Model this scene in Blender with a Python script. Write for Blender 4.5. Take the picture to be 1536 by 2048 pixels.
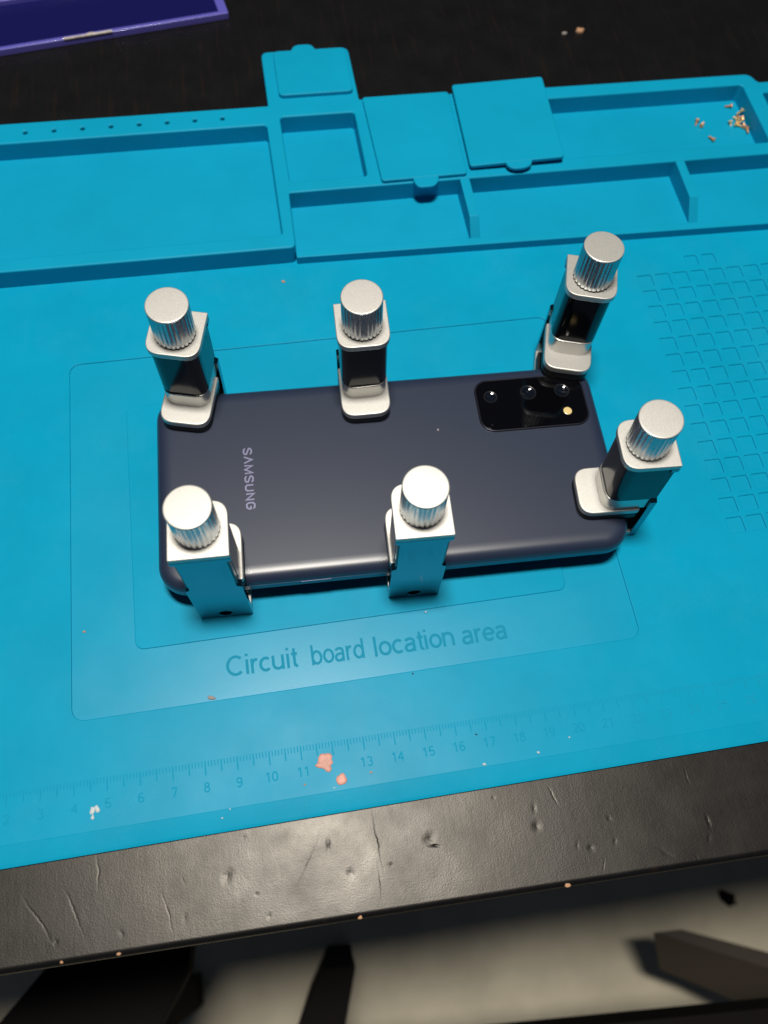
import bpy, bmesh, math, random
from mathutils import Matrix, Vector, noise
S = 0.001                                   # everything below is written in millimetres
scn = bpy.context.scene
for o in list(bpy.data.objects): bpy.data.objects.remove(o)
R_ = math.radians
# ------------------------------------------------------------------ camera
CR = [[0.9857920562, -0.1604810859, 0.0495966038],
      [-0.1252850921, -0.8991710928, -0.4192791332],
      [0.1118823827, 0.4071083, -0.9065016082]]   # rows: right, down, forward
cam = bpy.data.cameras.new('camera'); camo = bpy.data.objects.new('camera', cam); scn.collection.objects.link(camo)
r, d, f = [Vector(v).normalized() for v in CR]
m = Matrix(((r.x, -d.x, -f.x, 116.268*S), (r.y, -d.y, -f.y, -43.891*S), (r.z, -d.z, -f.z, 269.704*S), (0, 0, 0, 1)))
camo.matrix_world = m
cam.sensor_fit = 'AUTO'; cam.sensor_width = 6.96; cam.lens = 6.96*1647.2183/2048
cam.clip_start = 0.01; cam.clip_end = 50
cam.dof.use_dof = True; cam.dof.focus_distance = 0.272; cam.dof.aperture_fstop = 2.1
scn.camera = camo
# ------------------------------------------------------------------ world and lamp
w = bpy.data.worlds.new('World'); scn.world = w; w.use_nodes = True
bg = w.node_tree.nodes['Background']; bg.inputs[0].default_value = (0.55, 0.7, 1.0, 1); bg.inputs[1].default_value = 0.035
la = bpy.data.lights.new('ceiling_lamp', 'AREA'); la.shape = 'ELLIPSE'; la.size = 0.24; la.size_y = 0.14
la.energy = 18.4; la.color = (1.0, 0.94, 0.84)
lo = bpy.data.objects.new('ceiling_lamp', la); scn.collection.objects.link(lo)
lo.location = (0.108, 0.098, 1.25); lo.rotation_euler = (0, 0, R_(-25))
scn.view_settings.view_transform = 'Standard'; scn.view_settings.look = 'None'
scn.view_settings.exposure = 0; scn.view_settings.gamma = 1; scn.view_settings.use_curve_mapping = False
scn.render.resolution_x = 768; scn.render.resolution_y = 1024
try:
    scn.cycles.max_bounces = 8
except Exception: pass

# ------------------------------------------------------------------ materials
def mat(name, col, rough=0.5, metal=0.0, spec=0.5, coat=0.0, bump=None, var=None, rvar=None, trans=0.0, stretch=None, coatr=0.05, dust=0):
    M = bpy.data.materials.new(name); M.use_nodes = True; nt = M.node_tree; N = nt.nodes; L = nt.links
    b = N['Principled BSDF']
    b.inputs['Base Color'].default_value = (*col, 1); b.inputs['Roughness'].default_value = rough
    b.inputs['Metallic'].default_value = metal; b.inputs['Specular IOR Level'].default_value = spec
    b.inputs['Coat Weight'].default_value = coat; b.inputs['Coat Roughness'].default_value = coatr
    b.inputs['Transmission Weight'].default_value = trans
    tc = N.new('ShaderNodeTexCoord'); mp = N.new('ShaderNodeMapping'); L.new(tc.outputs['Object'], mp.inputs[0])
    if stretch: mp.inputs['Scale'].default_value = stretch
    def nz(scale, det=4, rough_=0.6):
        n = N.new('ShaderNodeTexNoise'); n.inputs['Scale'].default_value = scale; n.inputs['Detail'].default_value = det
        n.inputs['Roughness'].default_value = rough_; L.new(mp.outputs[0], n.inputs['Vector']); return n
    if var:                                  # (scale, amount)
        n = nz(var[0]); mr = N.new('ShaderNodeMapRange'); mr.inputs[1].default_value = .3; mr.inputs[2].default_value = .7
        mr.inputs[3].default_value = 1-var[1]; mr.inputs[4].default_value = 1+var[1]; L.new(n.outputs[0], mr.inputs[0])
        v = N.new('ShaderNodeVectorMath'); v.operation = 'SCALE'; v.inputs[0].default_value = col
        L.new(mr.outputs[0], v.inputs['Scale']); L.new(v.outputs[0], b.inputs['Base Color'])
    if dust:                                 # rubbed pale patches and fine lint
        n1 = nz(26, 5, .7); n2 = nz(1500, 2, .6); m1 = N.new('ShaderNodeMapRange'); m1.inputs[1].default_value = .48; m1.inputs[2].default_value = .75; L.new(n1.outputs[0], m1.inputs[0])
        m2 = N.new('ShaderNodeMapRange'); m2.inputs[1].default_value = .62; m2.inputs[2].default_value = .72; m2.inputs[3].default_value = .12; L.new(n2.outputs[0], m2.inputs[0])
        mu = N.new('ShaderNodeMath'); mu.operation = 'MULTIPLY'; L.new(m1.outputs[0], mu.inputs[0]); L.new(m2.outputs[0], mu.inputs[1])
        mu2 = N.new('ShaderNodeMath'); mu2.operation = 'MULTIPLY'; mu2.inputs[1].default_value = dust; L.new(mu.outputs[0], mu2.inputs[0])
        mx = N.new('ShaderNodeMix'); mx.data_type = 'RGBA'; L.new(mu2.outputs[0], mx.inputs['Factor'])
        src_ = b.inputs['Base Color'].links[0].from_socket if b.inputs['Base Color'].links else None
        if src_: L.new(src_, mx.inputs['A'])
        else: mx.inputs['A'].default_value = (*col, 1)
        mx.inputs['B'].default_value = (.10, .44, .62, 1); L.new(mx.outputs['Result'], b.inputs['Base Color'])
    if rvar:
        n = nz(rvar[0]); mr = N.new('ShaderNodeMapRange'); mr.inputs[1].default_value = .3; mr.inputs[2].default_value = .7
        mr.inputs[3].default_value = rough-rvar[1]; mr.inputs[4].default_value = rough+rvar[1]
        L.new(n.outputs[0], mr.inputs[0]); L.new(mr.outputs[0], b.inputs['Roughness'])
    prev = None
    for (sc, dist, det) in (bump or []):
        n = nz(sc, det); bp = N.new('ShaderNodeBump'); bp.inputs['Strength'].default_value = 1; bp.inputs['Distance'].default_value = dist*S
        L.new(n.outputs[0], bp.inputs['Height'])
        if prev: L.new(prev.outputs[0], bp.inputs['Normal'])
        prev = bp
    if prev: L.new(prev.outputs[0], b.inputs['Normal'])
    return M
TEAL = (0.0025, 0.318, 0.530)
M_mat = mat('teal_silicone', TEAL, 0.36, spec=0.085, dust=.5, bump=[(2600, .020, 2), (60, .10, 2)], var=(35, .05), rvar=(30, .05))
M_frame = mat('teal_silicone_smooth', TEAL, 0.30, spec=0.25, dust=.35, bump=[(2600, .018, 2)], var=(35, .04), rvar=(50, .03))
M_tray = mat('teal_silicone_tray', TEAL, 0.45, spec=0.15, bump=[(1800, .02, 2)], var=(28, .05))
M_mark = mat('teal_engraving', (0.003, 0.297, 0.495), 0.75, spec=0.15)
M_letter = mat('teal_letter', (0.003, 0.262, 0.43), 0.7, spec=0.2)
M_alu = mat('satin_aluminium', (0.64, 0.63, 0.60), 0.46, metal=0.65, bump=[(4200, .012, 2)], var=(2600, .10), rvar=(2500, .03))
M_stem = mat('smooth_aluminium', (0.62, 0.61, 0.58), 0.30, metal=0.8)
M_alus = mat('gloss_black_block', (0.006, 0.007, 0.009), 0.12, spec=0.42)
M_back = mat('reflection_tinted_aluminium', (0.13, 0.29, 0.34), 0.15, metal=1.0)  # silver plate; teal of the mat's reflection is put into the base colour
M_knob = mat('knurled_aluminium', (0.42, 0.44, 0.45), 0.30, metal=1.0, bump=[(900, .012, 3)], rvar=(500, .05))
M_rub = mat('black_rubber', (0.012, 0.014, 0.016), 0.55)
M_steel = mat('dark_steel', (0.03, 0.03, 0.035), 0.4, metal=1.0)
M_phone = mat('satin_navy_back', (0.020, 0.030, 0.062), 0.35, spec=0.68, bump=[(7000, .004, 2)], coat=0.0)
M_pframe = mat('navy_metal_frame', (0.035, 0.045, 0.10), 0.28, metal=0.55, spec=0.8)
M_glass = mat('black_camera_glass', (0.002, 0.002, 0.003), 0.03, spec=0.6)
M_ring = mat('camera_trim', (0.03, 0.03, 0.045), 0.3, metal=0.7)
M_lens = mat('camera_lens', (0.004, 0.006, 0.012), 0.05, spec=1.0)
M_lring = mat('lens_ring', (0.010, 0.011, 0.014), 0.25, spec=0.6)
M_flash = mat('flash_window', (0.85, 0.66, 0.30), 0.15, spec=1.0, coat=1)
M_logo = mat('silver_logo', (0.26, 0.26, 0.42), 0.35, metal=0.3)
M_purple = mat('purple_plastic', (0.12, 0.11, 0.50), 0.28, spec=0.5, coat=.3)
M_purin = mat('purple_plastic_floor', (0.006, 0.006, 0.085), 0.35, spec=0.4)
M_label = mat('worn_white_label', (0.55, 0.50, 0.47), 0.6, var=(400, .3))
M_copper = mat('copper_screw', (0.80, 0.40, 0.20), 0.35, metal=0.5)
M_brass = mat('brass_screw', (0.95, 0.66, 0.32), 0.3, metal=0.5)
M_pink = mat('pink_residue', (0.62, 0.30, 0.24), 0.5, var=(300, .22), bump=[(900, .15, 3)])
M_white = mat('white_residue', (0.50, 0.58, 0.62), 0.5)
M_crumb = mat('tan_crumb', (0.48, 0.27, 0.15), 0.6)
M_grey = mat('grey_fluff', (0.30, 0.28, 0.27), 0.8)
M_wood2 = mat('dark_brown_wood', (0.050, 0.038, 0.028), 0.5, bump=[(120, .1, 3)])
M_wood3 = mat('black_wood', (0.006, 0.005, 0.005), 0.8, spec=0.15)
M_floor = mat('beige_floor', (0.74, 0.67, 0.51), 0.55, var=(9, .16), bump=[(30, .3, 3)])

def table_material():
    M = bpy.data.materials.new('black_stained_wood'); M.use_nodes = True; nt = M.node_tree; N = nt.nodes; L = nt.links
    b = N['Principled BSDF']; tc = N.new('ShaderNodeTexCoord')
    def mapping(sc, rot=0):
        mp = N.new('ShaderNodeMapping'); mp.inputs['Scale'].default_value = sc; mp.inputs['Rotation'].default_value = (0, 0, rot)
        L.new(tc.outputs['Object'], mp.inputs[0]); return mp
    def noi(scale, det, mp, r_=.6):
        n = N.new('ShaderNodeTexNoise'); n.inputs['Scale'].default_value = scale; n.inputs['Detail'].default_value = det
        n.inputs['Roughness'].default_value = r_; L.new(mp.outputs[0], n.inputs['Vector']); return n
    iso = mapping((1, 1, 1)); str_ = mapping((1, .07, 1), R_(-14))
    # grain, brown showing through
    g = noi(420, 5, str_); cr = N.new('ShaderNodeValToRGB'); cr.color_ramp.elements[0].position = .56; cr.color_ramp.elements[1].position = .78
    cr.color_ramp.elements[0].color = (0.0045, 0.0045, 0.0052, 1); cr.color_ramp.elements[1].color = (0.013, 0.0075, 0.006, 1)
    L.new(g.outputs[0], cr.inputs[0]); L.new(cr.outputs[0], b.inputs['Base Color'])
    rn = noi(70, 4, iso); mr = N.new('ShaderNodeMapRange'); mr.inputs[1].default_value = .3; mr.inputs[2].default_value = .7
    mr.inputs[3].default_value = .33; mr.inputs[4].default_value = .42; L.new(rn.outputs[0], mr.inputs[0]); L.new(mr.outputs[0], b.inputs['Roughness'])
    b.inputs['Specular IOR Level'].default_value = 0.48; b.inputs['Specular Tint'].default_value = (1, .95, .88, 1)
    prev = None
    def bump(sock, dist, inv=False):
        nonlocal prev
        bp = N.new('ShaderNodeBump'); bp.inputs['Strength'].default_value = 1; bp.inputs['Distance'].default_value = dist*S; bp.invert = inv
        L.new(sock, bp.inputs['Height'])
        if prev: L.new(prev.outputs[0], bp.inputs['Normal'])
        prev = bp
    bump(noi(1900, 3, iso).outputs[0], .034)
    bump(noi(600, 2, iso).outputs[0], .018)
    bump(g.outputs[0], .018)
    bump(noi(60, 2, iso).outputs[0], .09)
    # single dents and scratches: x, y, half width, half length (mm), turn, depth
    wob = N.new('ShaderNodeVectorMath'); wob.operation = 'MULTIPLY_ADD'; wn_ = noi(160, 3, iso); wob.inputs[1].default_value = (.0022, .0022, 0)
    L.new(wn_.outputs['Color'], wob.inputs[0]); L.new(tc.outputs['Object'], wob.inputs[2])
    rng = random.Random(3); D = [(84, -34, 1.5, 2.4, -25, .30), (115, -30, .8, 2.1, -8, .34), (120.5, -39, 1.3, 1.5, 10, .25), (146, -33, 2.2, 1.7, 30, .42), (147, -35.5, 1.9, .5, -8, .4),
         (180, -35, 1.6, 1.9, -30, .34), (29, -37, .45, 8, 32, .26), (39, -36, .4, 7, 22, .24), (130, -31, .30, 9, 3, .42), (129, -43, .25, 5, -3, .3),
         (108, -34, .35, 12, -33, .2), (46, -27, .4, 5, 2, .2), (66, -41, .35, 6, 15, .2), (187, -27, .4, 3.2, 20, .28), (232, -28, .35, 3.4, 10, .22), (195, -44, 1, 1.2, 0, .2)]
    D += [(rng.uniform(-10, 330), rng.uniform(-56, -14), rng.uniform(.3, .9), rng.uniform(.6, 2.4), rng.uniform(-60, 60), rng.uniform(.1, .22)) for _ in range(34)]
    acc = None
    for (x, y, hw, hl, a, dp) in D:
        mp = N.new('ShaderNodeMapping'); mp.vector_type = 'TEXTURE'; mp.inputs['Location'].default_value = ((x+1.1)*S, (y+1.1)*S, 0)
        mp.inputs['Rotation'].default_value = (0, 0, R_(a)); mp.inputs['Scale'].default_value = (hw*S*1.6, hl*S*1.6, 1); L.new(wob.outputs[0], mp.inputs[0])
        g_ = N.new('ShaderNodeTexGradient'); g_.gradient_type = 'QUADRATIC_SPHERE'; L.new(mp.outputs[0], g_.inputs[0])
        ma = N.new('ShaderNodeMath'); ma.operation = 'MULTIPLY_ADD'; ma.inputs[1].default_value = -dp*min(1, hw)*.5; L.new(g_.outputs['Fac'], ma.inputs[0])
        if acc: L.new(acc.outputs[0], ma.inputs[2])
        else: ma.inputs[2].default_value = 0
        acc = ma
    bump(acc.outputs[0], 1.0)
    L.new(prev.outputs[0], b.inputs['Normal'])
    return M
M_table = table_material()

# ------------------------------------------------------------------ helpers
COL = scn.collection
def rrect(x0, y0, x1, y1, r=2, n=5, corners=None):
    rs = corners or (r, r, r, r)             # BL, BR, TR, TL
    out = []
    for (cx, cy, a0, rr) in ((x0, y0, 180, rs[0]), (x1, y0, 270, rs[1]), (x1, y1, 0, rs[2]), (x0, y1, 90, rs[3])):
        sx = 1 if cx == x0 else -1; sy = 1 if cy == y0 else -1
        if rr <= 0: out.append((cx, cy)); continue
        for k in range(n+1):
            a = R_(a0+90*k/n); out.append((cx+sx*rr+rr*math.cos(a), cy+sy*rr+rr*math.sin(a)))
    return out
def rpoly(pts, r=1.5, n=4):
    """round the corners of a polygon; pts may carry their own radius as a third value"""
    out = []; N = len(pts)
    for i in range(N):
        p = Vector(pts[i][:2]); a = Vector(pts[i-1][:2]); b = Vector(pts[(i+1) % N][:2]); rr = pts[i][2] if len(pts[i]) > 2 else r
        if rr <= 0: out.append(tuple(p)); continue
        u = (a-p).normalized(); v = (b-p).normalized()
        t = min(rr, (a-p).length*.49, (b-p).length*.49); A = p+u*t; B = p+v*t
        for k in range(n+1):
            s = k/n; q = A*(1-s)**2+p*2*s*(1-s)+B*s*s; out.append((q.x, q.y))
    return out
def circle(cx, cy, r, n=24): return [(cx+r*math.cos(2*math.pi*k/n), cy+r*math.sin(2*math.pi*k/n)) for k in range(n)]
class Mesh:
    def __init__(s): s.bm = bmesh.new(); s.mats = []
    def _mi(s, m):
        if m not in s.mats: s.mats.append(m)
        return s.mats.index(m)
    def layer(s, rings, z0, z1, bev=0.3, m=None, M=None, res=2):
        """filled outline(s) with holes, extruded from z0 to z1, edges rolled by bev"""
        cu = bpy.data.curves.new('tmp', 'CURVE'); cu.dimensions = '2D'; cu.fill_mode = 'BOTH'
        bev = min(bev, (z1-z0)*.45)
        cu.extrude = (z1-z0)/2-bev; cu.bevel_depth = bev; cu.bevel_resolution = res; cu.offset = -bev
        for ring in rings:
            sp = cu.splines.new('POLY'); sp.points.add(len(ring)-1); sp.use_cyclic_u = True
            for p, q in zip(sp.points, ring): p.co = (q[0], q[1], 0, 1)
        ob = bpy.data.objects.new('tmp', cu); COL.objects.link(ob)
        me = bpy.data.meshes.new_from_object(ob.evaluated_get(bpy.context.evaluated_depsgraph_get()))
        me.transform(Matrix.Translation((0, 0, (z0+z1)/2)))
        if M: me.transform(M)
        s.add(me, m); bpy.data.objects.remove(ob); bpy.data.curves.remove(cu); bpy.data.meshes.remove(me)
    def add(s, me, m):
        n = len(s.bm.faces); s.bm.from_mesh(me); s.bm.faces.ensure_lookup_table(); i = s._mi(m)
        for f_ in s.bm.faces[n:]: f_.material_index = i
    def text(s, body, size, z, m, M, ex=.06, off=0, sx=1, align='CENTER', sp=1):
        cu = bpy.data.curves.new('tmp', 'FONT'); cu.body = body; cu.size = size; cu.extrude = ex; cu.offset = off; cu.align_x = align
        cu.space_character = sp; cu.resolution_u = 4
        ob = bpy.data.objects.new('tmp', cu); COL.objects.link(ob)
        me = bpy.data.meshes.new_from_object(ob.evaluated_get(bpy.context.evaluated_depsgraph_get()))
        me.transform(Matrix.Diagonal((sx, 1, 1, 1))); me.transform(Matrix.Translation((0, 0, z))); me.transform(M)
        w_ = [v.co.x for v in me.vertices]
        s.add(me, m); bpy.data.objects.remove(ob); bpy.data.curves.remove(cu); bpy.data.meshes.remove(me)
        return min(w_), max(w_)
    def box(s, x0, y0, z0, x1, y1, z1, m, M=None, bev=0):
        t = bmesh.new(); bmesh.ops.create_cube(t, size=1)
        for v in t.verts: v.co = Vector(((x0+x1)/2+v.co.x*(x1-x0), (y0+y1)/2+v.co.y*(y1-y0), (z0+z1)/2+v.co.z*(z1-z0)))
        if bev: bmesh.ops.bevel(t, geom=t.edges[:], offset=bev, segments=3, profile=.5, affect='EDGES')
        me = bpy.data.meshes.new('t'); t.to_mesh(me); t.free()
        if M: me.transform(M)
        s.add(me, m); bpy.data.meshes.remove(me)
    def lathe(s, prof, n, m, M=None, rad=None):
        """prof: (r, z) list; rad(angle, i) multiplies the radius"""
        t = bmesh.new(); rings = []
        for i, (r_, z_) in enumerate(prof):
            if r_ == 0: rings.append([t.verts.new((0, 0, z_))]*n); continue
            ring = []
            for k in range(n):
                a = 2*math.pi*k/n; q = r_*(rad(a, i) if rad else 1); ring.append(t.verts.new((q*math.cos(a), q*math.sin(a), z_)))
            rings.append(ring)
        for A, B in zip(rings, rings[1:]):
            for k in range(n):
                vs = []
                for v in (A[k], A[(k+1) % n], B[(k+1) % n], B[k]):
                    if v not in vs: vs.append(v)
                if len(vs) > 2: t.faces.new(vs)
        bmesh.ops.recalc_face_normals(t, faces=t.faces[:])
        me = bpy.data.meshes.new('t'); t.to_mesh(me); t.free()
        if M: me.transform(M)
        s.add(me, m); bpy.data.meshes.remove(me)
    def poly(s, verts, faces, m, bev=0):
        t = bmesh.new(); vs = [t.verts.new(v) for v in verts]
        for f_ in faces: t.faces.new([vs[i] for i in f_])
        bmesh.ops.recalc_face_normals(t, faces=t.faces[:])
        if bev: bmesh.ops.bevel(t, geom=t.edges[:], offset=bev, segments=2, profile=.5, affect='EDGES')
        me = bpy.data.meshes.new('t'); t.to_mesh(me); t.free(); s.add(me, m); bpy.data.meshes.remove(me)
    def build(s, name, parent=None, smooth=True, ang=35, weld=True, wn=True):
        if weld: bmesh.ops.remove_doubles(s.bm, verts=s.bm.verts[:], dist=0.004)
        me = bpy.data.meshes.new(name); s.bm.to_mesh(me); s.bm.free(); me.transform(Matrix.Scale(S, 4))
        for m_ in s.mats: me.materials.append(m_)
        if smooth:
            for p in me.polygons: p.use_smooth = True
            me.set_sharp_from_angle(angle=R_(ang))
        o = bpy.data.objects.new(name, me); COL.objects.link(o)
        if smooth and wn:
            md = o.modifiers.new('weighted_normals', 'WEIGHTED_NORMAL'); md.keep_sharp = True; md.weight = 90
        if parent: o.parent = parent
        return o
def tag(o, label=None, cat=None, group=None, kind=None):
    for k, v in (('label', label), ('category', cat), ('group', group), ('kind', kind)):
        if v: o[k] = v
    return o
def thing(name, loc, label, cat, group=None, M=None):
    o = bpy.data.objects.new(name, None); COL.objects.link(o); o.empty_display_size = .01
    if M is not None: o.matrix_world = M
    else: o.location = Vector(loc)*S
    return tag(o, label, cat, group)

# ------------------------------------------------------------------ plain upright stroke lettering
def arc(cx, cy, rx, ry, a0, a1, n=None):
    n = n or max(4, int(abs(a1-a0)/18)); return [(cx+rx*math.cos(R_(a0+(a1-a0)*k/n)), cy+ry*math.sin(R_(a0+(a1-a0)*k/n))) for k in range(n+1)]
GL = {' ': (.28, []), 'C': (.72, [arc(.37, .36, .31, .32, 48, 312)]), 'i': (.20, [[(.08, 0), (.08, .52)], [(.08, .64), (.08, .73)]]),
      'r': (.33, [[(.07, 0), (.07, .52)], [(.07, .26)]+arc(.24, .30, .16, .18, 165, 75)]), 'c': (.48, [arc(.26, .26, .20, .22, 50, 310)]),
      'u': (.55, [[(.07, .52)]+arc(.25, .20, .18, .16, 180, 360)+[(.43, .24)], [(.43, .52), (.43, 0)]]),
      't': (.27, [[(.13, .68)]+arc(.22, .12, .09, .08, 180, 285), [(.02, .48), (.25, .48)]]),
      'b': (.54, [[(.07, .73), (.07, 0)], arc(.265, .26, .195, .22, 0, 360)]), 'o': (.52, [arc(.26, .26, .20, .22, 0, 360)]),
      'd': (.54, [[(.46, .73), (.46, 0)], arc(.265, .26, .195, .22, 0, 360)]), 'l': (.20, [[(.08, 0), (.08, .73)]]),
      'n': (.54, [[(.07, 0), (.07, .52)], [(.07, .26)]+arc(.25, .30, .18, .18, 170, 0)+[(.43, 0)]]),
      'e': (.52, [[(.07, .27), (.45, .27)], arc(.26, .26, .20, .22, 3, 318)]),
      'a': (.53, [arc(.24, .37, .16, .11, 160, 0)+[(.40, .0)], [(.40, .29), (.26, .275)]+arc(.20, .15, .135, .12, 100, 270), [(.20, .03), (.29, .045), (.39, .12)]]),
      '0': (.52, [arc(.26, .36, .19, .32, 0, 360)]), '1': (.52, [[(.13, .55), (.29, .69)], [(.30, .71), (.30, 0)]]),
      '2': (.52, [arc(.26, .51, .18, .17, 165, -35)+[(.08, .05), (.46, .05)]]), '3': (.52, [arc(.25, .53, .16, .15, 150, -80), arc(.25, .21, .18, .18, 85, -150)]),
      '4': (.52, [[(.36, 0), (.36, .68)], [(.355, .67), (.05, .22)], [(.04, .22), (.48, .22)]]), '5': (.52, [[(.43, .68), (.14, .68), (.10, .37)]+arc(.26, .23, .18, .19, 130, -150)]),
      '6': (.52, [arc(.26, .22, .18, .18, 0, 360), arc(.28, .38, .20, .30, 190, 50)]), '7': (.52, [[(.07, .68), (.46, .68)], [(.45, .68), (.22, 0)]]),
      '8': (.52, [arc(.26, .53, .15, .145, 0, 360), arc(.26, .2, .18, .18, 0, 360)]), '9': (.52, [arc(.26, .49, .18, .18, 0, 360), arc(.24, .32, .20, .30, 10, -130)])}
def ribbon(mesh, pts, wd, z0, z1, m, M):
    closed = math.dist(pts[0], pts[-1]) < 1e-6
    if closed: pts = pts[:-1]
    P = [Vector(p) for p in pts]; n = len(P); Lf = []; Rt = []
    for i in range(n):
        a = P[i-1] if (i > 0 or closed) else None; b = P[(i+1) % n] if (i < n-1 or closed) else None
        d1 = (P[i]-a).normalized() if a is not None else None; d2 = (b-P[i]).normalized() if b is not None else None
        d1 = d1 if d1 is not None else d2; d2 = d2 if d2 is not None else d1
        n1 = Vector((-d1.y, d1.x)); n2 = Vector((-d2.y, d2.x)); mm = (n1+n2)
        mm = mm/max(mm.length, .05); k = wd/2/max(mm.dot(n1), .42)
        Lf.append(P[i]+mm*k); Rt.append(P[i]-mm*k)
    t = bmesh.new(); V = [[t.verts.new((q.x, q.y, z)) for q in ring] for z in (z0, z1) for ring in (Lf, Rt)]
    L0, R0, L1, R1 = V
    for i in range(n if closed else n-1):
        j = (i+1) % n
        for f_ in ((L1[i], R1[i], R1[j], L1[j]), (L0[i], L1[i], L1[j], L0[j]), (R0[i], R0[j], R1[j], R1[i])): t.faces.new(f_)
    if not closed:
        t.faces.new((L0[0], R0[0], R1[0], L1[0])); t.faces.new((L0[-1], L1[-1], R1[-1], R0[-1]))
    me = bpy.data.meshes.new('t'); t.to_mesh(me); t.free(); me.transform(M); mesh.add(me, m); bpy.data.meshes.remove(me)
def lettering(mesh, body, size, wd, z0, z1, m, M, xspan=None, center=None):
    wtot = sum(GL[c_][0] for c_ in body); sx = size
    if xspan: sx = (xspan[1]-xspan[0])/(wtot-.10)
    x = xspan[0]-.05*sx if xspan else center-wtot*sx/2
    k = 0
    for c_ in body:
        for st in GL[c_][1]:
            k += 1; ribbon(mesh, [(x+a*sx, b*size) for a, b in st], wd, z0, z1+.004*(k % 3), m, M)
        x += GL[c_][0]*sx

# ------------------------------------------------------------------ floor and table
m_ = Mesh(); m_.box(-2500, -2500, -745, 3000, 3000, -720, M_floor); tag(m_.build('floor', smooth=False), kind='structure')
TM = Matrix.Translation((0, -49.2, 0)) @ Matrix.Rotation(R_(-1.35), 4, 'Z')
tb = thing('workbench', (0, 0, 0), 'black stained wooden table with a dented worn front edge, carrying the teal repair mat', 'table')
m_ = Mesh(); m_.box(-420, 0, -30, 780, 700, -2.6, M_table, TM, bev=2.2); m_.build('tabletop', tb)
for (x, y) in ((-400, 30), (700, 30), (-400, 640), (700, 640)):
    m_ = Mesh(); m_.box(x, y, -720, x+60, y+50, -30.2, M_wood3, TM, bev=2); m_.build('leg', tb)

# ------------------------------------------------------------------ the mat
ZB = -2.5
mt = thing('repair_mat', (0, 0, 0), 'large teal silicone repair mat with raised trays, lids, ruler and grid under the phone', 'mat')
m_ = Mesh()
OUT = rrect(-25, -21.4, 425, 277.6, 5)
# base sheet and recess floor
m_.layer([rrect(-25, -15.5, 425, 277, 3)], -2.3, -0.55, .2, M_frame)
holes = [rrect(39.5, 18.5, 229.6, 155.5, 4, 5)]
pit = []
for rr in range(15):
    for cc in range(17):
        x = 273.8+cc*8.05+ (rr-7)*-.0; y = 171.4-rr*8.15
        pit.append(rrect(x, y-6.0, x+6.2, y, .5, 2))
pit += [rrect(297.5, 174.6, 303, 179.6, .5, 2), rrect(305.6, 174.6, 311.1, 179.6, .5, 2)]
m_.layer([rrect(-24.6, -15.5, 424.6, 276.9, 3)]+holes+pit, -0.9, 0, .32, M_mat, res=3)
# plateau inside the recess
m_.layer([rrect(60, 39, 208.5, 134, 3)], -1.0, -0.08, .35, M_mat, res=3)
# sloping front lip
x0, x1 = -25, 425
m_.poly([(x0, -15.35, -.06), (x1, -15.35, -.06), (x1, -20.4, -.75), (x0, -20.4, -.75), (x0, -21.6, -1.15), (x1, -21.6, -1.15),
         (x1, -21.0, -2.2), (x0, -21.0, -2.2), (x0, -15.35, -2.2), (x1, -15.35, -2.2)],
        [(0, 1, 2, 3), (3, 2, 5, 4), (4, 5, 6, 7), (7, 6, 9, 8), (8, 9, 1, 0), (0, 3, 4, 7, 8), (1, 9, 6, 5, 2)], M_mat)
m_.build('mat_sheet', mt)
# trays
H = 9.0
m_ = Mesh()
outline = rpoly([(-25, 196.3, 3), (131.9, 195.6, 2.5), (132.6, 225.3, .8), (425, 225.3, 2), (425, 271.2, 4), (361.3, 271.2, 1.5), (358.8, 277.2, 3.2),
                 (170.4, 278.4, 1), (170.2, 313.9, 3.5), (129.4, 313.9, 3.5), (129.1, 278.3, .8), (-25, 278.6, 4)], n=5)
tray_holes = [rrect(-17, 202.6, 127.3, 266.4, 1.6), rrect(133.6, 231.5, 167, 270.6, 1.6), rrect(173, 231.5, 208, 270.6, 1.6),
              rrect(214, 232.4, 249, 270.5, 1.6), rrect(254.5, 232.4, 353.0, 270.2, 1.8), rrect(361, 233, 418, 264.0, 1.6)]
pin = [circle(24+12.05*k, 272.4, .95, 12) for k in range(-3, 8)]
m_.layer([outline]+tray_holes+pin, -.3, H, .7, M_tray, res=3)
m_.layer([rrect(-24.5, 198, 131, 277, 3)], -.4, .35, .2, M_tray); m_.layer([rrect(131.3, 227, 424.5, 271, 3)], -.4, .35, .2, M_tray)          # tray floors
m_.layer([rrect(-24, 267.5, 128, 277, 1)], .1, 5.2, .1, M_tray)             # bottoms of the pin holes
# long low row in front of the trays
m_.layer([rpoly([(132.0, 194.6, .5), (425, 187.6, 3), (425, 191.4, .5), (132.0, 198.4, .5)])], -.3, 4.0, .4, M_tray, res=3)
m_.layer([rpoly([(132.2, 196.5, 0), (424.6, 189.5, 0), (424.6, 225.8, 0), (132.2, 225.8, 0)])], -.4, .25, .05, M_tray)
for xr in (206.6, 305.2, 402):
    a, b = xr, xr+4.2
    yf = 196.8
    v = [(a, 226, -.2), (a, yf, -.2), (a, yf, .6), (a, yf+8, 8.2), (a, 226, 8.7)]
    v += [(b, *q[1:]) for q in v]
    m_.poly(v, [(0, 1, 2, 3, 4), (9, 8, 7, 6, 5), (0, 5, 6, 1), (1, 6, 7, 2), (2, 7, 8, 3), (3, 8, 9, 4), (4, 9, 5, 0)], M_tray, bev=.35)
m_.build('tray_block', mt)
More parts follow.
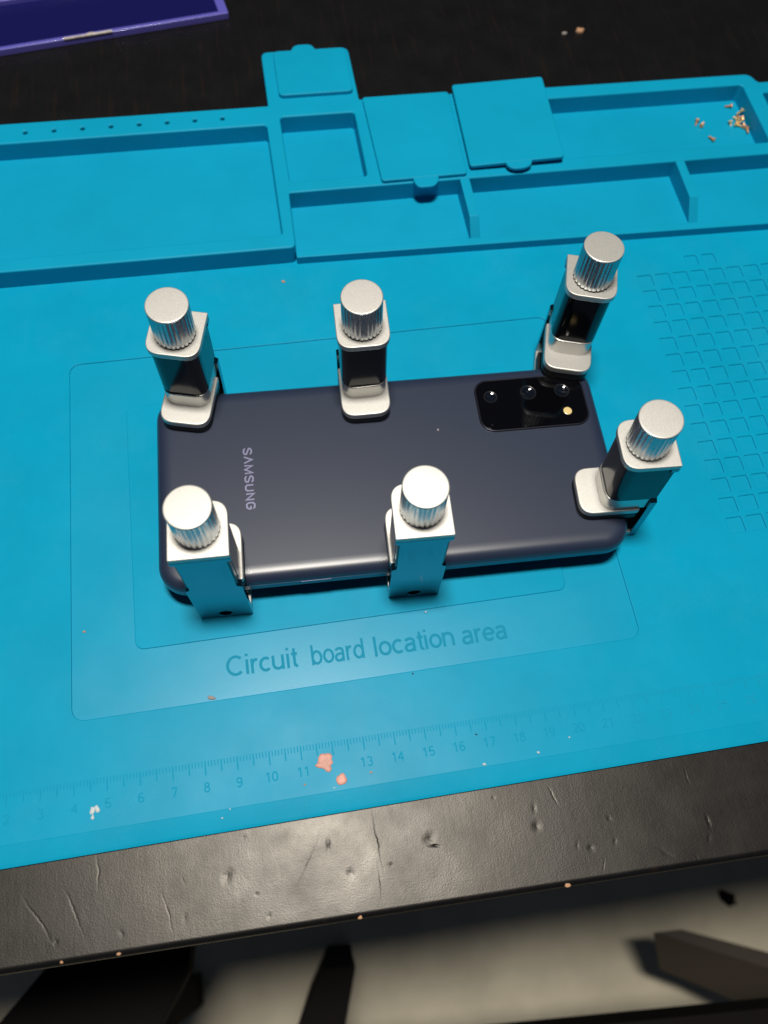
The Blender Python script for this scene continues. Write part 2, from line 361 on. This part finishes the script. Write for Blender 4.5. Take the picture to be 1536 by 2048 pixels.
# lids
def lid(pts, z0, z1, tabs, M=None, label=None):
    q = Mesh(); q.layer([rpoly(pts, 1.6)], z0, z1, .5, M_tray, M=M, res=3)
    for t_ in tabs: q.layer([rpoly(t_, 3.5, 5)], z0+.1, z1-.15, .4, M_tray, M=M)
    o = q.build('lid', mt)
    if label: o['label'] = label
    return o
lid([(134.6, 282, 2.5), (168.3, 282, 2.5), (168.6, 311.5, 2.5), (134.8, 311.5, 2.5)], H-.3, H+1.9, [[(142.5, 309), (155, 309), (153.6, 315.2), (144.6, 315.2)]],
    label='small folded-back lid at the top of the tray block')
def tilt(c, ax, deg): return Matrix.Translation(c) @ Matrix.Rotation(R_(deg), 4, ax) @ Matrix.Translation([-v for v in c])
lid([(172.4, 226.0), (209.8, 226.4), (211.2, 277.4), (171.5, 277.4)], H+.05, H+1.8, [[(186.3, 228), (185.8, 224.5), (187.4, 220.8), (194.6, 220.8), (197.2, 224.5), (196.8, 228)]],
    label='lid with its thumb tab hanging over the low row')
lid([(211.6, 229.3), (253.8, 229.4), (256.0, 280.2), (213.4, 280.2)], H+1.0, H+2.8, [[(227, 231), (228, 227), (230.5, 225.4), (235.5, 225.4), (238.5, 227), (239.5, 231)]],
    M=tilt((213, 255, H+1), 'Y', -1.5), label='slightly lifted lid beside the screw tray')
# ruler
m_ = Mesh(); I = Matrix.Identity(4)
for k in range(-20, 411):
    x = float(k); ln = 4.3 if k % 10 == 0 else 3.7 if k % 5 == 0 else 1.75; wd = .20 if k % 5 == 0 else .15
    m_.box(x-wd, -ln, -.05, x+wd, 0, .05, M_mark)
m_.build('ruler_scale', mt, smooth=False, weld=False)
m_ = Mesh()
for n in range(0, 41):
    if n == 12: continue                     # rubbed away beside the pink residue
    lettering(m_, str(n), 4.1, .42, -.05, .05, M_mark, Matrix.Translation((0, -9.35, 0)), center=n*10+.1)
m_.build('ruler_numbers', mt, smooth=False, weld=False)
m_ = Mesh()
for word, xa, xb, wd_ in (('Circuit', 89.3, 112.2, .92), ('board', 117.3, 134.6, .80), ('location', 138.4, 165.7, .92), ('area', 168.6, 184.0, .92)):
    lettering(m_, word, 9.4, wd_, -.62, -.44, M_letter, Matrix.Translation((0, 25.7-.010*(xa-89), 0)), xspan=(xa, xb))
m_.build('lettering', mt, smooth=False, weld=False)

# ------------------------------------------------------------------ the phone
PZ = 7.75; PT = 8.4
PM = Matrix.Translation((152.08, 86.68, 0)) @ Matrix.Rotation(-0.036085, 4, 'Z')
PMs = Matrix.Translation(Vector((152.08, 86.68, PZ))*S) @ Matrix.Rotation(-0.036085, 4, 'Z')
ph = thing('smartphone', None, 'dark navy smartphone lying face down, held by six aluminium clamps', 'phone', M=PMs)
def superring(L, W, r, n=10):
    return rrect(-L, -W, L, W, r, n)
def loft(secs, m, cap=True):
    q = Mesh(); t = bmesh.new(); rings = [[t.verts.new((x, y, z)) for x, y in ring] for ring, z in secs]
    for A, B in zip(rings, rings[1:]):
        for k in range(len(A)): t.faces.new((A[k], A[(k+1) % len(A)], B[(k+1) % len(A)], B[k]))
    if cap: t.faces.new(rings[0][::-1]); t.faces.new(rings[-1])
    bmesh.ops.recalc_face_normals(t, faces=t.faces[:])
    me = bpy.data.meshes.new('t'); t.to_mesh(me); t.free(); q.add(me, m); bpy.data.meshes.remove(me); return q
L_, W_, RC = 79.9, 37.25, 9.5
def sec(ins, z): return (superring(L_-ins, W_-ins, max(RC-ins, 1)), z)
loft([sec(1.6, 0), sec(.75, .25), sec(.2, .9), sec(0, 1.7), sec(0, 4.6)], M_pframe).build('metal_frame', ph, ang=60)
prof = [(0.08, 4.62), (0.10, 5.2), (.32, 6.0), (.75, 6.75), (1.4, 7.4), (2.3, 7.93), (3.4, 8.25), (4.8, 8.38), (6.0, 8.4)]
bp_ = loft([sec(a, z) for a, z in prof], M_phone).build('back_cover', ph, ang=60)
lb = Mesh(); lb.layer([superring(L_-1.9, W_-1.9, RC-1.5)], -.35, .02, .1, M_glass); lb.build('screen', ph)
# camera bump : corners in phone coordinates
ci = PM.inverted()
def pl(x, y): v = ci @ Vector((x, y, 0)); return v.x, v.y
cx0, cx1, cy0, cy1 = 35.6, 75.0, 11.0, 31.6
m_ = Mesh(); m_.layer([rrect(cx0-.7, cy0-.7, cx1+.7, cy1+.7, 5.4, 8), rrect(cx0+.1, cy0+.1, cx1-.1, cy1-.1, 4.7, 8)], 8.2, 9.0, .35, M_ring, res=3); trim = m_.build('camera_trim', ph)
LN = [(*pl(193.4, 109.9), 2.9), (*pl(207.6, 110.0), 3.4), (*pl(220.3, 109.3), 3.2)]
m_ = Mesh(); m_.layer([rrect(cx0, cy0, cx1, cy1, 4.8, 8)]+[circle(x, y, r_-.5, 36) for x, y, r_ in LN], 8.3, 9.22, .06, M_glass); m_.build('camera_glass', ph)
def lens(x, y, r):
    M0 = Matrix.Translation((x, y, 0))
    q = Mesh(); q.lathe([(r-.4, 9.20), (r-.4, 9.24), (r-.6, 9.25), (r-.8, 9.2), (r-.95, 9.05), (r-1.0, 8.9)], 40, M_lring, M0); o = q.build('lens', ph)
    rr = r-.9; q = Mesh(); q.lathe([(rr*k/8, 8.55+.095*(rr*k/8)**2) for k in range(8, -1, -1)], 32, M_lens, M0)
    q.build('lens_element', o)
for x, y, r_ in LN: lens(x, y, r_)
fx, fy = pl(220.2, 100.4)
m_ = Mesh(); m_.lathe([(1.55, 9.15), (1.55, 9.30), (1.2, 9.42), (0, 9.5)], 28, M_flash, Matrix.Translation((fx, fy, 0))); m_.build('flash', ph)
m_ = Mesh(); m_.lathe([(.35, 9.2), (.35, 9.26), (0, 9.27)], 12, M_lring, Matrix.Translation((*pl(191.5, 98.2), 0))); m_.build('microphone_hole', ph)
# logo: strokes per letter on a 0..1 by 0..1 box
LET = {'S': [[(1, .82), (.72, 1), (.28, 1), (.05, .84), (.05, .68), (.95, .34), (.95, .16), (.72, 0), (.28, 0), (0, .18)]],
       'A': [[(0, 0), (.5, 1), (1, 0)]],
       'M': [[(.03, 0), (.08, 1), (.5, .05), (.92, 1), (.97, 0)]],
       'U': [[(.06, 1), (.06, .2), (.28, 0), (.72, 0), (.94, .2), (.94, 1)]],
       'N': [[(.06, 0), (.06, 1), (.94, 0), (.94, 1)]],
       'G': [[(.96, .8), (.72, 1), (.28, 1), (.06, .8), (.06, .2), (.28, 0), (.72, 0), (.96, .2), (.96, .5), (.55, .5)]]}
m_ = Mesh(); x = 0; hh = 2.65; tk = .56
for k, chx in enumerate('SAMSUNG'):
    wd = 3.2 if chx == 'M' else 2.45
    for st in LET[chx]:
        ribbon(m_, [(x+a*wd, b*hh) for a, b in st], tk, 0, .03, M_logo, Matrix.Identity(4))
    x += wd+.92
wtot = x-.92
a_ = pl(103.7, 89.0)
MM = Matrix.Translation((a_[0], a_[1], 8.41)) @ Matrix.Rotation(R_(-90), 4, 'Z') @ Matrix.Translation((-wtot/2, -hh/2, 0))
bmesh.ops.transform(m_.bm, matrix=MM, verts=m_.bm.verts[:]); m_.build('logo', ph, smooth=False, weld=False)
m_ = Mesh(); m_.box(-34, -W_-.18, 2.6, -24, -W_+.3, 4.3, M_pframe, bev=.15); m_.build('side_button', ph)

# ------------------------------------------------------------------ the clamps
CW, CD, CH, KR, KZ, KY, PD, PZT = 17.32, 17.52, 54.44, 6.62, 69.09, 9.13, 24.39, 22.8
def make_clamp():
    root = thing('phone_clamp', (0, 0, 0), '-', 'clamp', 'aluminium clamps gripping the phone')
    h = CW/2
    # back plate, drawn in X-Z then stood up (x stays, y->z)
    up = Matrix(((1, 0, 0, 0), (0, 0, 1, 0), (0, 1, 0, 0), (0, 0, 0, 1)))
    nt = 1.5
    pl_ = rpoly([(-h, 0, .8), (h, 0, .8), (h, 28, .2), (h-nt, 29, .4), (h-nt, 49.2, .4), (h, 50.2, .2), (h, CH-2.3, .1), (-h, CH-2.3, .1), (-h, 50.2, .2), (-h+nt, 49.2, .4), (-h+nt, 29, .4), (-h, 28, .2)], n=3)
    q = Mesh(); q.layer([pl_, circle(0, 3.4, 2.2, 28)], 0, 2.4, .25, M_back, M=up); q.build('back_plate', root)
    q = Mesh(); q.layer([rpoly([(-h, 0, .5), (h, 0, .5), (h, CD, 5.2), (-h, CD, 5.2)], n=8)], CH-2.35, CH, .3, M_alu, res=3)
    q.build('top_plate', root)
    q = Mesh(); q.lathe([(2.25, 0), (2.25, .9), (.9, 1.3), (0, 1.3)], 24, M_steel, Matrix.Translation((0, .9, 3.4)) @ Matrix.Rotation(R_(-90), 4, 'X')); q.build('screw', root)
    # sliding block with the upper jaw on its foot
    q = Mesh(); q.layer([rpoly([(-h+.7, 2.45, .3), (h-.7, 2.45, .3), (h-.7, CD-.7, 4.6), (-h+.7, CD-.7, 4.6)], n=8)], 29.7, CH-2.4, .15, M_alus, res=3)
    for s_ in (-1, 1):
        q.box(s_*(h-1.45)-.55, .5, 29.6, s_*(h-1.45)+.55+(.0), 2.6, 48.8, M_alus, bev=.2)
    q.build('sliding_block', root)
    q = Mesh(); q.layer([rpoly([(-h+.9, 2.6, .3), (h-.9, 2.6, .3), (h-.9, CD-.1, 4.8), (-h+.9, CD-.1, 4.8)], n=8)], PZT-.2, 29.68, .3, M_stem, res=3); q.build('jaw_stem', root)
    q = Mesh(); q.layer([rpoly([(-h, 4.2, 1), (h, 4.2, 1), (h, PD, 5.2), (-h, PD, 5.2)], n=8)], PZT-2.7, PZT, .45, M_alu, res=3); jaw = q.build('upper_jaw', root)
    q = Mesh(); q.layer([rpoly([(-h+.1, 4.4, 1), (h-.1, 4.4, 1), (h-.1, PD-.1, 5), (-h+.1, PD-.1, 5)], n=8)], 16.45, PZT-2.7, .5, M_rub, res=3); q.build('rubber_pad', jaw)
    q = Mesh(); q.layer([rpoly([(-h, 2.42, .3), (h, 2.42, .3), (h, PD, 5.2), (-h, PD, 5.2)], n=8)], .15, 3.4, .3, M_alu); jaw = q.build('lower_jaw', root)
    q = Mesh(); q.layer([rpoly([(-h+.2, 6, 1), (h-.2, 6, 1), (h-.2, PD-.2, 5), (-h+.2, PD-.2, 5)], n=8)], 3.42, 7.6, .4, M_rub); q.build('rubber_pad', jaw)
    # knob: shallow uneven knurls
    rng = random.Random(5); depth = [rng.uniform(.5, 1) for _ in range(26)]
    def rad(a, i):
        if i in (0, 6, 7, 8, 9): return 1
        t = a/(2*math.pi)*26; k = int(t) % 26; fr = t-int(t)
        return 1-.045*depth[k]*math.exp(-((fr-.5)/.2)**2)
    z0 = CH+.35; r_ = KR
    q = Mesh(); q.lathe([(r_-1.4, z0), (r_-.45, z0), (r_-.05, z0+.4), (r_, z0+2), (r_, KZ-4), (r_, KZ-1.1), (r_, KZ-.5), (r_-.03, KZ-.36), (r_-.05, KZ-.34), (r_-.2, KZ-.34)], 208, M_knob, Matrix.Translation((0, KY, 0)), rad)
    kn = q.build('knob', root, ang=50)
    q = Mesh(); q.lathe([(r_-.06, KZ-.345), (r_-.06, KZ-.28), (r_-.12, KZ-.12), (r_-.26, KZ-.03), (r_-.42, KZ), (r_*.5, KZ+.01), (0, KZ+.01)], 64, M_alu, Matrix.Translation((0, KY, 0))); q.build('knob_top', kn)
    q = Mesh(); q.lathe([(3, CH-.05), (3, z0+.4)], 32, M_steel, Matrix.Translation((0, KY, 0))); q.build('screw_shaft', kn)
    return root
def copy_tree(o, parent=None):
    c = o.copy(); COL.objects.link(c); c.parent = parent
    for ch in o.children: copy_tree(ch, c)
    return c
proto = make_clamp()
spots = [(89.90, 134.51, 180, -.25898, -.04027, -.00839, 'clamp on the far long edge at the phone corner farthest from the camera lenses'),
         (149.03, 130.38, 180, -.04429, -.03624, .03648, 'clamp on the middle of the far long edge of the phone'),
         (229.21, 136.80, 180, -.30115, .01092, .00735, 'clamp leaning over the phone corner right beside the camera lenses'),
         (90.83, 46.13, 0, -.04466, .00714, -.02701, 'clamp on the near corner of the phone below the maker lettering'),
         (154.47, 44.23, 0, -.05627, .01938, -.01931, 'clamp on the middle of the near long edge, above the word location'),
         (238.95, 64.16, 90, -.08542, -.06006, -.00741, 'clamp gripping the short end of the phone, turned sideways')]
for i, (x, y, yaw, dz, rx, ry, lab) in enumerate(spots):
    o = proto if i == 0 else copy_tree(proto)
    o.matrix_world = Matrix.Translation((x*S, y*S, .0002)) @ Matrix.Rotation(R_(yaw)+dz, 4, 'Z') @ Matrix.Rotation(rx, 4, 'X') @ Matrix.Rotation(ry, 4, 'Y')
    o['label'] = 'silver ' + lab

# ------------------------------------------------------------------ screws in the long tray
def make_screw(m):
    root = thing('tiny_screw', (0, 0, 0), '-', 'screw', 'tiny copper coloured screws in the tray')
    q = Mesh(); q.lathe([(0, .75), (.25, .75), (.3, 1.0), (.85, 1.0), (1.0, .8), (1.0, .35), (.55, .1), (.5, 0)], 20, m); q.build('screw_head', root)
    q = Mesh(); q.lathe([(.5, 0)]+[(.5 if k % 2 else .36, -.2*k-.1) for k in range(12)]+[(0, -2.6)], 14, m); q.build('thread', root)
    return root
sa, sb = make_screw(M_copper), make_screw(M_brass)
scr = [(348.6, 265.6, 78, 80, 0, 'tiny screw lying alone by the far wall of the tray, above the pile'), (329.0, 257.2, 65, 150, 0, 'upper of the two touching screws lying left of the pile'),
       (330.6, 254.6, 80, -40, 0, 'lower of the two touching screws lying left of the pile'), (332.8, 245.0, 85, 30, 0, 'tiny screw lying alone nearest the front of the tray'),
       (345.0, 254.6, 40, 200, 1, 'bright screw at the left end of the pile'), (347.6, 253.0, 80, 250, 1, 'screw at the front left of the pile'),
       (349.0, 256.6, 75, 20, 1, 'screw at the back left of the pile'), (350.0, 254.3, 60, 120, 1, 'screw in the middle of the pile'),
       (352.0, 260.5, 50, 100, 1, 'pale screw standing highest at the far end of the pile'), (351.4, 257.6, 85, 60, 0, 'screw just below the pale one at the far end of the pile'),
       (350.8, 251.9, 80, -20, 0, 'screw in the front part of the pile'), (351.6, 249.6, 88, 170, 0, 'dull screw at the front tip of the pile'),
       (348.4, 254.9, 70, 320, 1, 'screw lying across the middle of the pile')]
used = set()
for k, (x, y, t_, a, br, lab) in enumerate(scr):
    src = sb if br else sa
    o = src if br not in used else copy_tree(src); used.add(br)
    z = 1.35+(1.1 if k in (7, 12, 8) else 0)
    o.matrix_world = Matrix.Translation((x*S, y*S, z*S)) @ Matrix.Rotation(R_(a), 4, 'Z') @ Matrix.Rotation(R_(t_), 4, 'X') @ Matrix.Scale(1.0, 4)
    o['label'] = lab

# ------------------------------------------------------------------ purple organiser box
BM = Matrix.Translation((117.0, 355.2, -2.55)) @ Matrix.Rotation(R_(9.1), 4, 'Z')
bx = thing('organiser_box', (0, 0, 0), 'open purple plastic organiser box with a worn white sticker on its near rim', 'box')
m_ = Mesh()
def wall(x0, y0, x1, y1, h): m_.box(x0, y0, .05, x1, y1, h, M_purple, BM, bev=.45)
wall(-262, 0, 0, 2.3, 3.6); wall(-4.6, 0.2, -.01, 92, 3.55); wall(-262, .2, -260, 92, 3.5); wall(-262, 90, 0, 92, 3.45); wall(-261, 35.5, -2, 37.2, 3.4)
m_.build('rim_walls', bx)
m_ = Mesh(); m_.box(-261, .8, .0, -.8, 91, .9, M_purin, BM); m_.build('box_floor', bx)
m_ = Mesh(); m_.layer([rpoly([(-80, -.25, .3), (-57, -.3, .3), (-57, 1.1, .4), (-65, .9, .2), (-67, 1.7, .5), (-70, .8, .3), (-80, .9, .3)])], 3.3, 3.9, .1, M_label, M=BM); m_.build('sticker', bx)

# ------------------------------------------------------------------ residue, crumbs
def blob(name, pts, z, h, m, label, cat, group=None, seed=0, rot=0):
    """flattened irregular lump with outline radii pts (list of x, y)"""
    t = Mesh(); rings = []; bm = bmesh.new()
    cx = sum(p[0] for p in pts)/len(pts); cy = sum(p[1] for p in pts)/len(pts)
    lv = [(1.0, 0), (.98, .45), (.85, .8), (.55, 1), (.0, 1.02)]
    for s_, zz in lv[:-1]:
        rings.append([bm.verts.new((cx+(x-cx)*s_, cy+(y-cy)*s_, z+h*zz*(1+.25*noise.noise(Vector((x*1.3+seed, y*1.3, zz)))))) for x, y in pts])
    top = bm.verts.new((cx, cy, z+h)); n = len(pts)
    for A, B in zip(rings, rings[1:]):
        for k in range(n): bm.faces.new((A[k], A[(k+1) % n], B[(k+1) % n], B[k]))
    for k in range(n): bm.faces.new((rings[-1][k], rings[-1][(k+1) % n], top))
    bm.faces.new(rings[0][::-1])
    me = bpy.data.meshes.new('t'); bm.to_mesh(me); bm.free(); t.add(me, m); bpy.data.meshes.remove(me)
    return tag(t.build(name, ang=60), label, cat, group)
def lump(cx, cy, rx, ry, seed, n=18, rough=.25, rot=0):
    out = []
    for k in range(n):
        a = 2*math.pi*k/n; q = 1+rough*noise.noise(Vector((math.cos(a)*1.3+seed*3.1, math.sin(a)*1.3, seed)))*2
        x = rx*q*math.cos(a); y = ry*q*math.sin(a); out.append((cx+x*math.cos(rot)-y*math.sin(rot), cy+x*math.sin(rot)+y*math.cos(rot)))
    return out
res = rpoly([(115.0, -4.6), (116.0, -3.2), (117.3, -3.5), (118.8, -3.3), (119.7, -4.6), (119.2, -5.6), (119.9, -6.6), (118.7, -7.3), (119.1, -8.6), (118.0, -9.4), (117.0, -8.9), (116.4, -7.9), (114.9, -7.6), (113.6, -6.7), (114.8, -6.0)], 1.0, 3)
res = [(x+.22*noise.noise(Vector((x*2.1, y*2.1, 3))), y+.22*noise.noise(Vector((x*2.1, y*2.1, 9)))) for x, y in res]
blob('dried_residue', res, .02, .3, M_pink,
     'larger pink crumbly residue patch between ruler numbers 11 and 13', 'residue', 'pink residue spots')
blob('dried_residue', lump(121.6, -12.0, 1.75, 1.75, 2, rough=.12), .02, .4, M_pink, 'smaller round pink residue spot below the larger patch', 'residue', 'pink residue spots')
for k, (cx, cy, rx, ry, rt) in enumerate(((45.5, -9.3, .75, 1.25, -.2), (46.9, -9.0, .6, 1.3, .35), (45.5, -11.3, .55, .7, -.2))):
    blob('white_flake', lump(cx, cy, rx, ry, k+5, rot=rt), .02, .25, M_white, ['long white flake left of the ruler number 5, on the left of its cluster', 'white flake nearest the ruler number 5, tilted right', 'short white flake lowest of the three beside ruler number 5'][k], 'flake', 'white flakes by the ruler')
specks = [(157.7, 38.0, .42, M_white, 'bright round white speck on the inner frame line above the word location'), (83.5, 19.6, .9, M_grey, 'pale pink-grey crumb on the lower frame line left of the lettering'),
          (86.6, -15.4, .3, M_white, 'white speck left on the mat lip groove, below ruler number 8'), (84.0, -17.6, .35, M_white, 'white speck on the sloping lip just below the groove speck'),
          (43.6, 47.9, .55, M_crumb, 'tan speck on the left band of the printed frame'), (196.2, -10.5, .35, M_white, 'white speck under ruler number 18'),
          (185.0, -13.6, .5, M_white, 'white speck near the groove below ruler number 17'), (167.0, -14.5, .6, M_white, 'white smear speck near the groove below ruler number 15'),
          (110.0, -11.8, .4, M_crumb, 'tan speck below ruler number 11'), (131.0, -11.4, .45, M_crumb, 'brown speck below ruler number 13'), (119.0, -14.2, .3, M_white, 'white speck just below the round pink spot'),
          (149.5, 17.6, .35, M_steel, 'dark speck under the lettering on the lower frame line'), (166.4, -5.0, .35, M_steel, 'black speck beside ruler number 17'),
          (125.2, 186.0, .8, M_crumb, 'brown crumb on the mat in front of the low row')]
for k, (x, y, r_, mm_, lab) in enumerate(specks):
    zz = -.53 if (k in (1, 4)) else (-.1 if k == 0 else (-.25 if k == 3 else .01))
    blob('speck', lump(x, y, r_*(1.6 if k == 1 else 1), r_*.7, k+11, 10, rot=-.3), zz, r_*.6, mm_, lab, 'speck', 'small specks on the mat')
blob('dust_speck', lump(171.9, 99.2, .45, .5, 31, 10), PZ+8.4, .3, M_grey, 'pale dust speck on the phone back between the cameras and the near middle clamp', 'speck')
blob('table_crumb', lump(291.9, 330.6, 2.2, 1.5, 41), -2.6, 1.3, M_crumb, 'tan crumb on the black table behind the lids', 'crumb', 'crumbs on the table')
blob('table_crumb', lump(283.4, 329.4, 1.3, .8, 42), -2.6, .8, M_grey, 'grey crumb on the table left of the tan one', 'crumb', 'crumbs on the table')
blob('table_crumb', lump(20.5, 291, .9, .8, 47), -2.6, .5, M_grey, 'pale crumb on the table behind the row of small holes', 'crumb', 'crumbs on the table')
for k, (x, y, r_, lab) in enumerate(((185.3, -53.0, .9, 'largest bare wood chip in the table front edge, right of the middle'), (121.6, -51.4, .7, 'bare wood chip in the table front edge near the middle'),
                                     (51.5, -49.5, .6, 'bare wood chip in the front edge toward the left'), (35.5, -49.0, .5, 'smallest bare wood chip, leftmost in the table front edge'))):
    blob('wood_chip', lump(x, y, r_, r_*.8, 51+k, 9), -2.75, .35, M_crumb, lab, 'wood chip', 'bare chips along the table edge')

# ------------------------------------------------------------------ chair under the table
ch = thing('chair', (150, -120, -720), 'dark wooden chair standing on the beige floor below the table edge', 'chair')
def prism(name, top, z1, z0, m, parent, M=None):
    q = Mesh(); n = len(top); v = [(x-150, y+120, z1+720) for x, y in top]+[(x-150, y+120, z0+720) for x, y in top]
    q.poly(v, [tuple(range(n)), tuple(range(2*n-1, n-1, -1))]+[(k, k+n, (k+1) % n+n, (k+1) % n) for k in range(n)], m, bev=1.5)
    return q.build(name, parent)
prism('leg', [(97, -92), (122, -94.5), (109, -131), (97, -160), (62, -156), (75, -125)], -430, -719.9, M_wood3, ch)
q = Mesh(); V = [(310, -98.3, -310), (329.3, -99.8, -310), (560, -197, -310), (556, -216, -310), (319.8, -123.2, -345), (323.1, -126.1, -347), (344, -137.5, -349), (560, -268, -360), (333, -112, -352), (560, -210, -365)]
fk = 1.40; V = [(116.3+(a-116.3)*fk-150, -43.9+(b+43.9)*fk+120, 269.7+(c-269.7)*fk+720) for a, b, c in V]
q.poly(V, [(0, 1, 2, 3), (0, 3, 7, 6, 5, 4), (1, 8, 9, 2), (4, 5, 6, 8), (6, 7, 9, 8), (0, 4, 8, 1), (2, 9, 7, 3)], M_wood2, bev=1.2); q.build('armrest', ch)
prism('leg', [(560, -240), (600, -255), (600, -300), (560, -290)], -612, -719.9, M_wood3, ch)
prism('seat_rail', [(100, -124.5), (520, -160.5), (520, -230), (100, -230)], -290, -330, M_wood3, ch)
prism('seat', [(-45, -40), (28, -40), (20.6, -73.6), (3.9, -96.2), (-20, -135), (-150, -135), (-87, -79)], -300, -320, M_wood3, ch)
prism('leg', [(-70, -95), (-35, -95), (-35, -125), (-70, -125)], -320.5, -719.9, M_wood3, ch)
blob('floor_debris', lump(541, -118, 10, 6, 61, rough=.4, rot=-.7), -720, 4, M_wood3, 'dark bit of debris on the beige floor beyond the chair', 'debris')
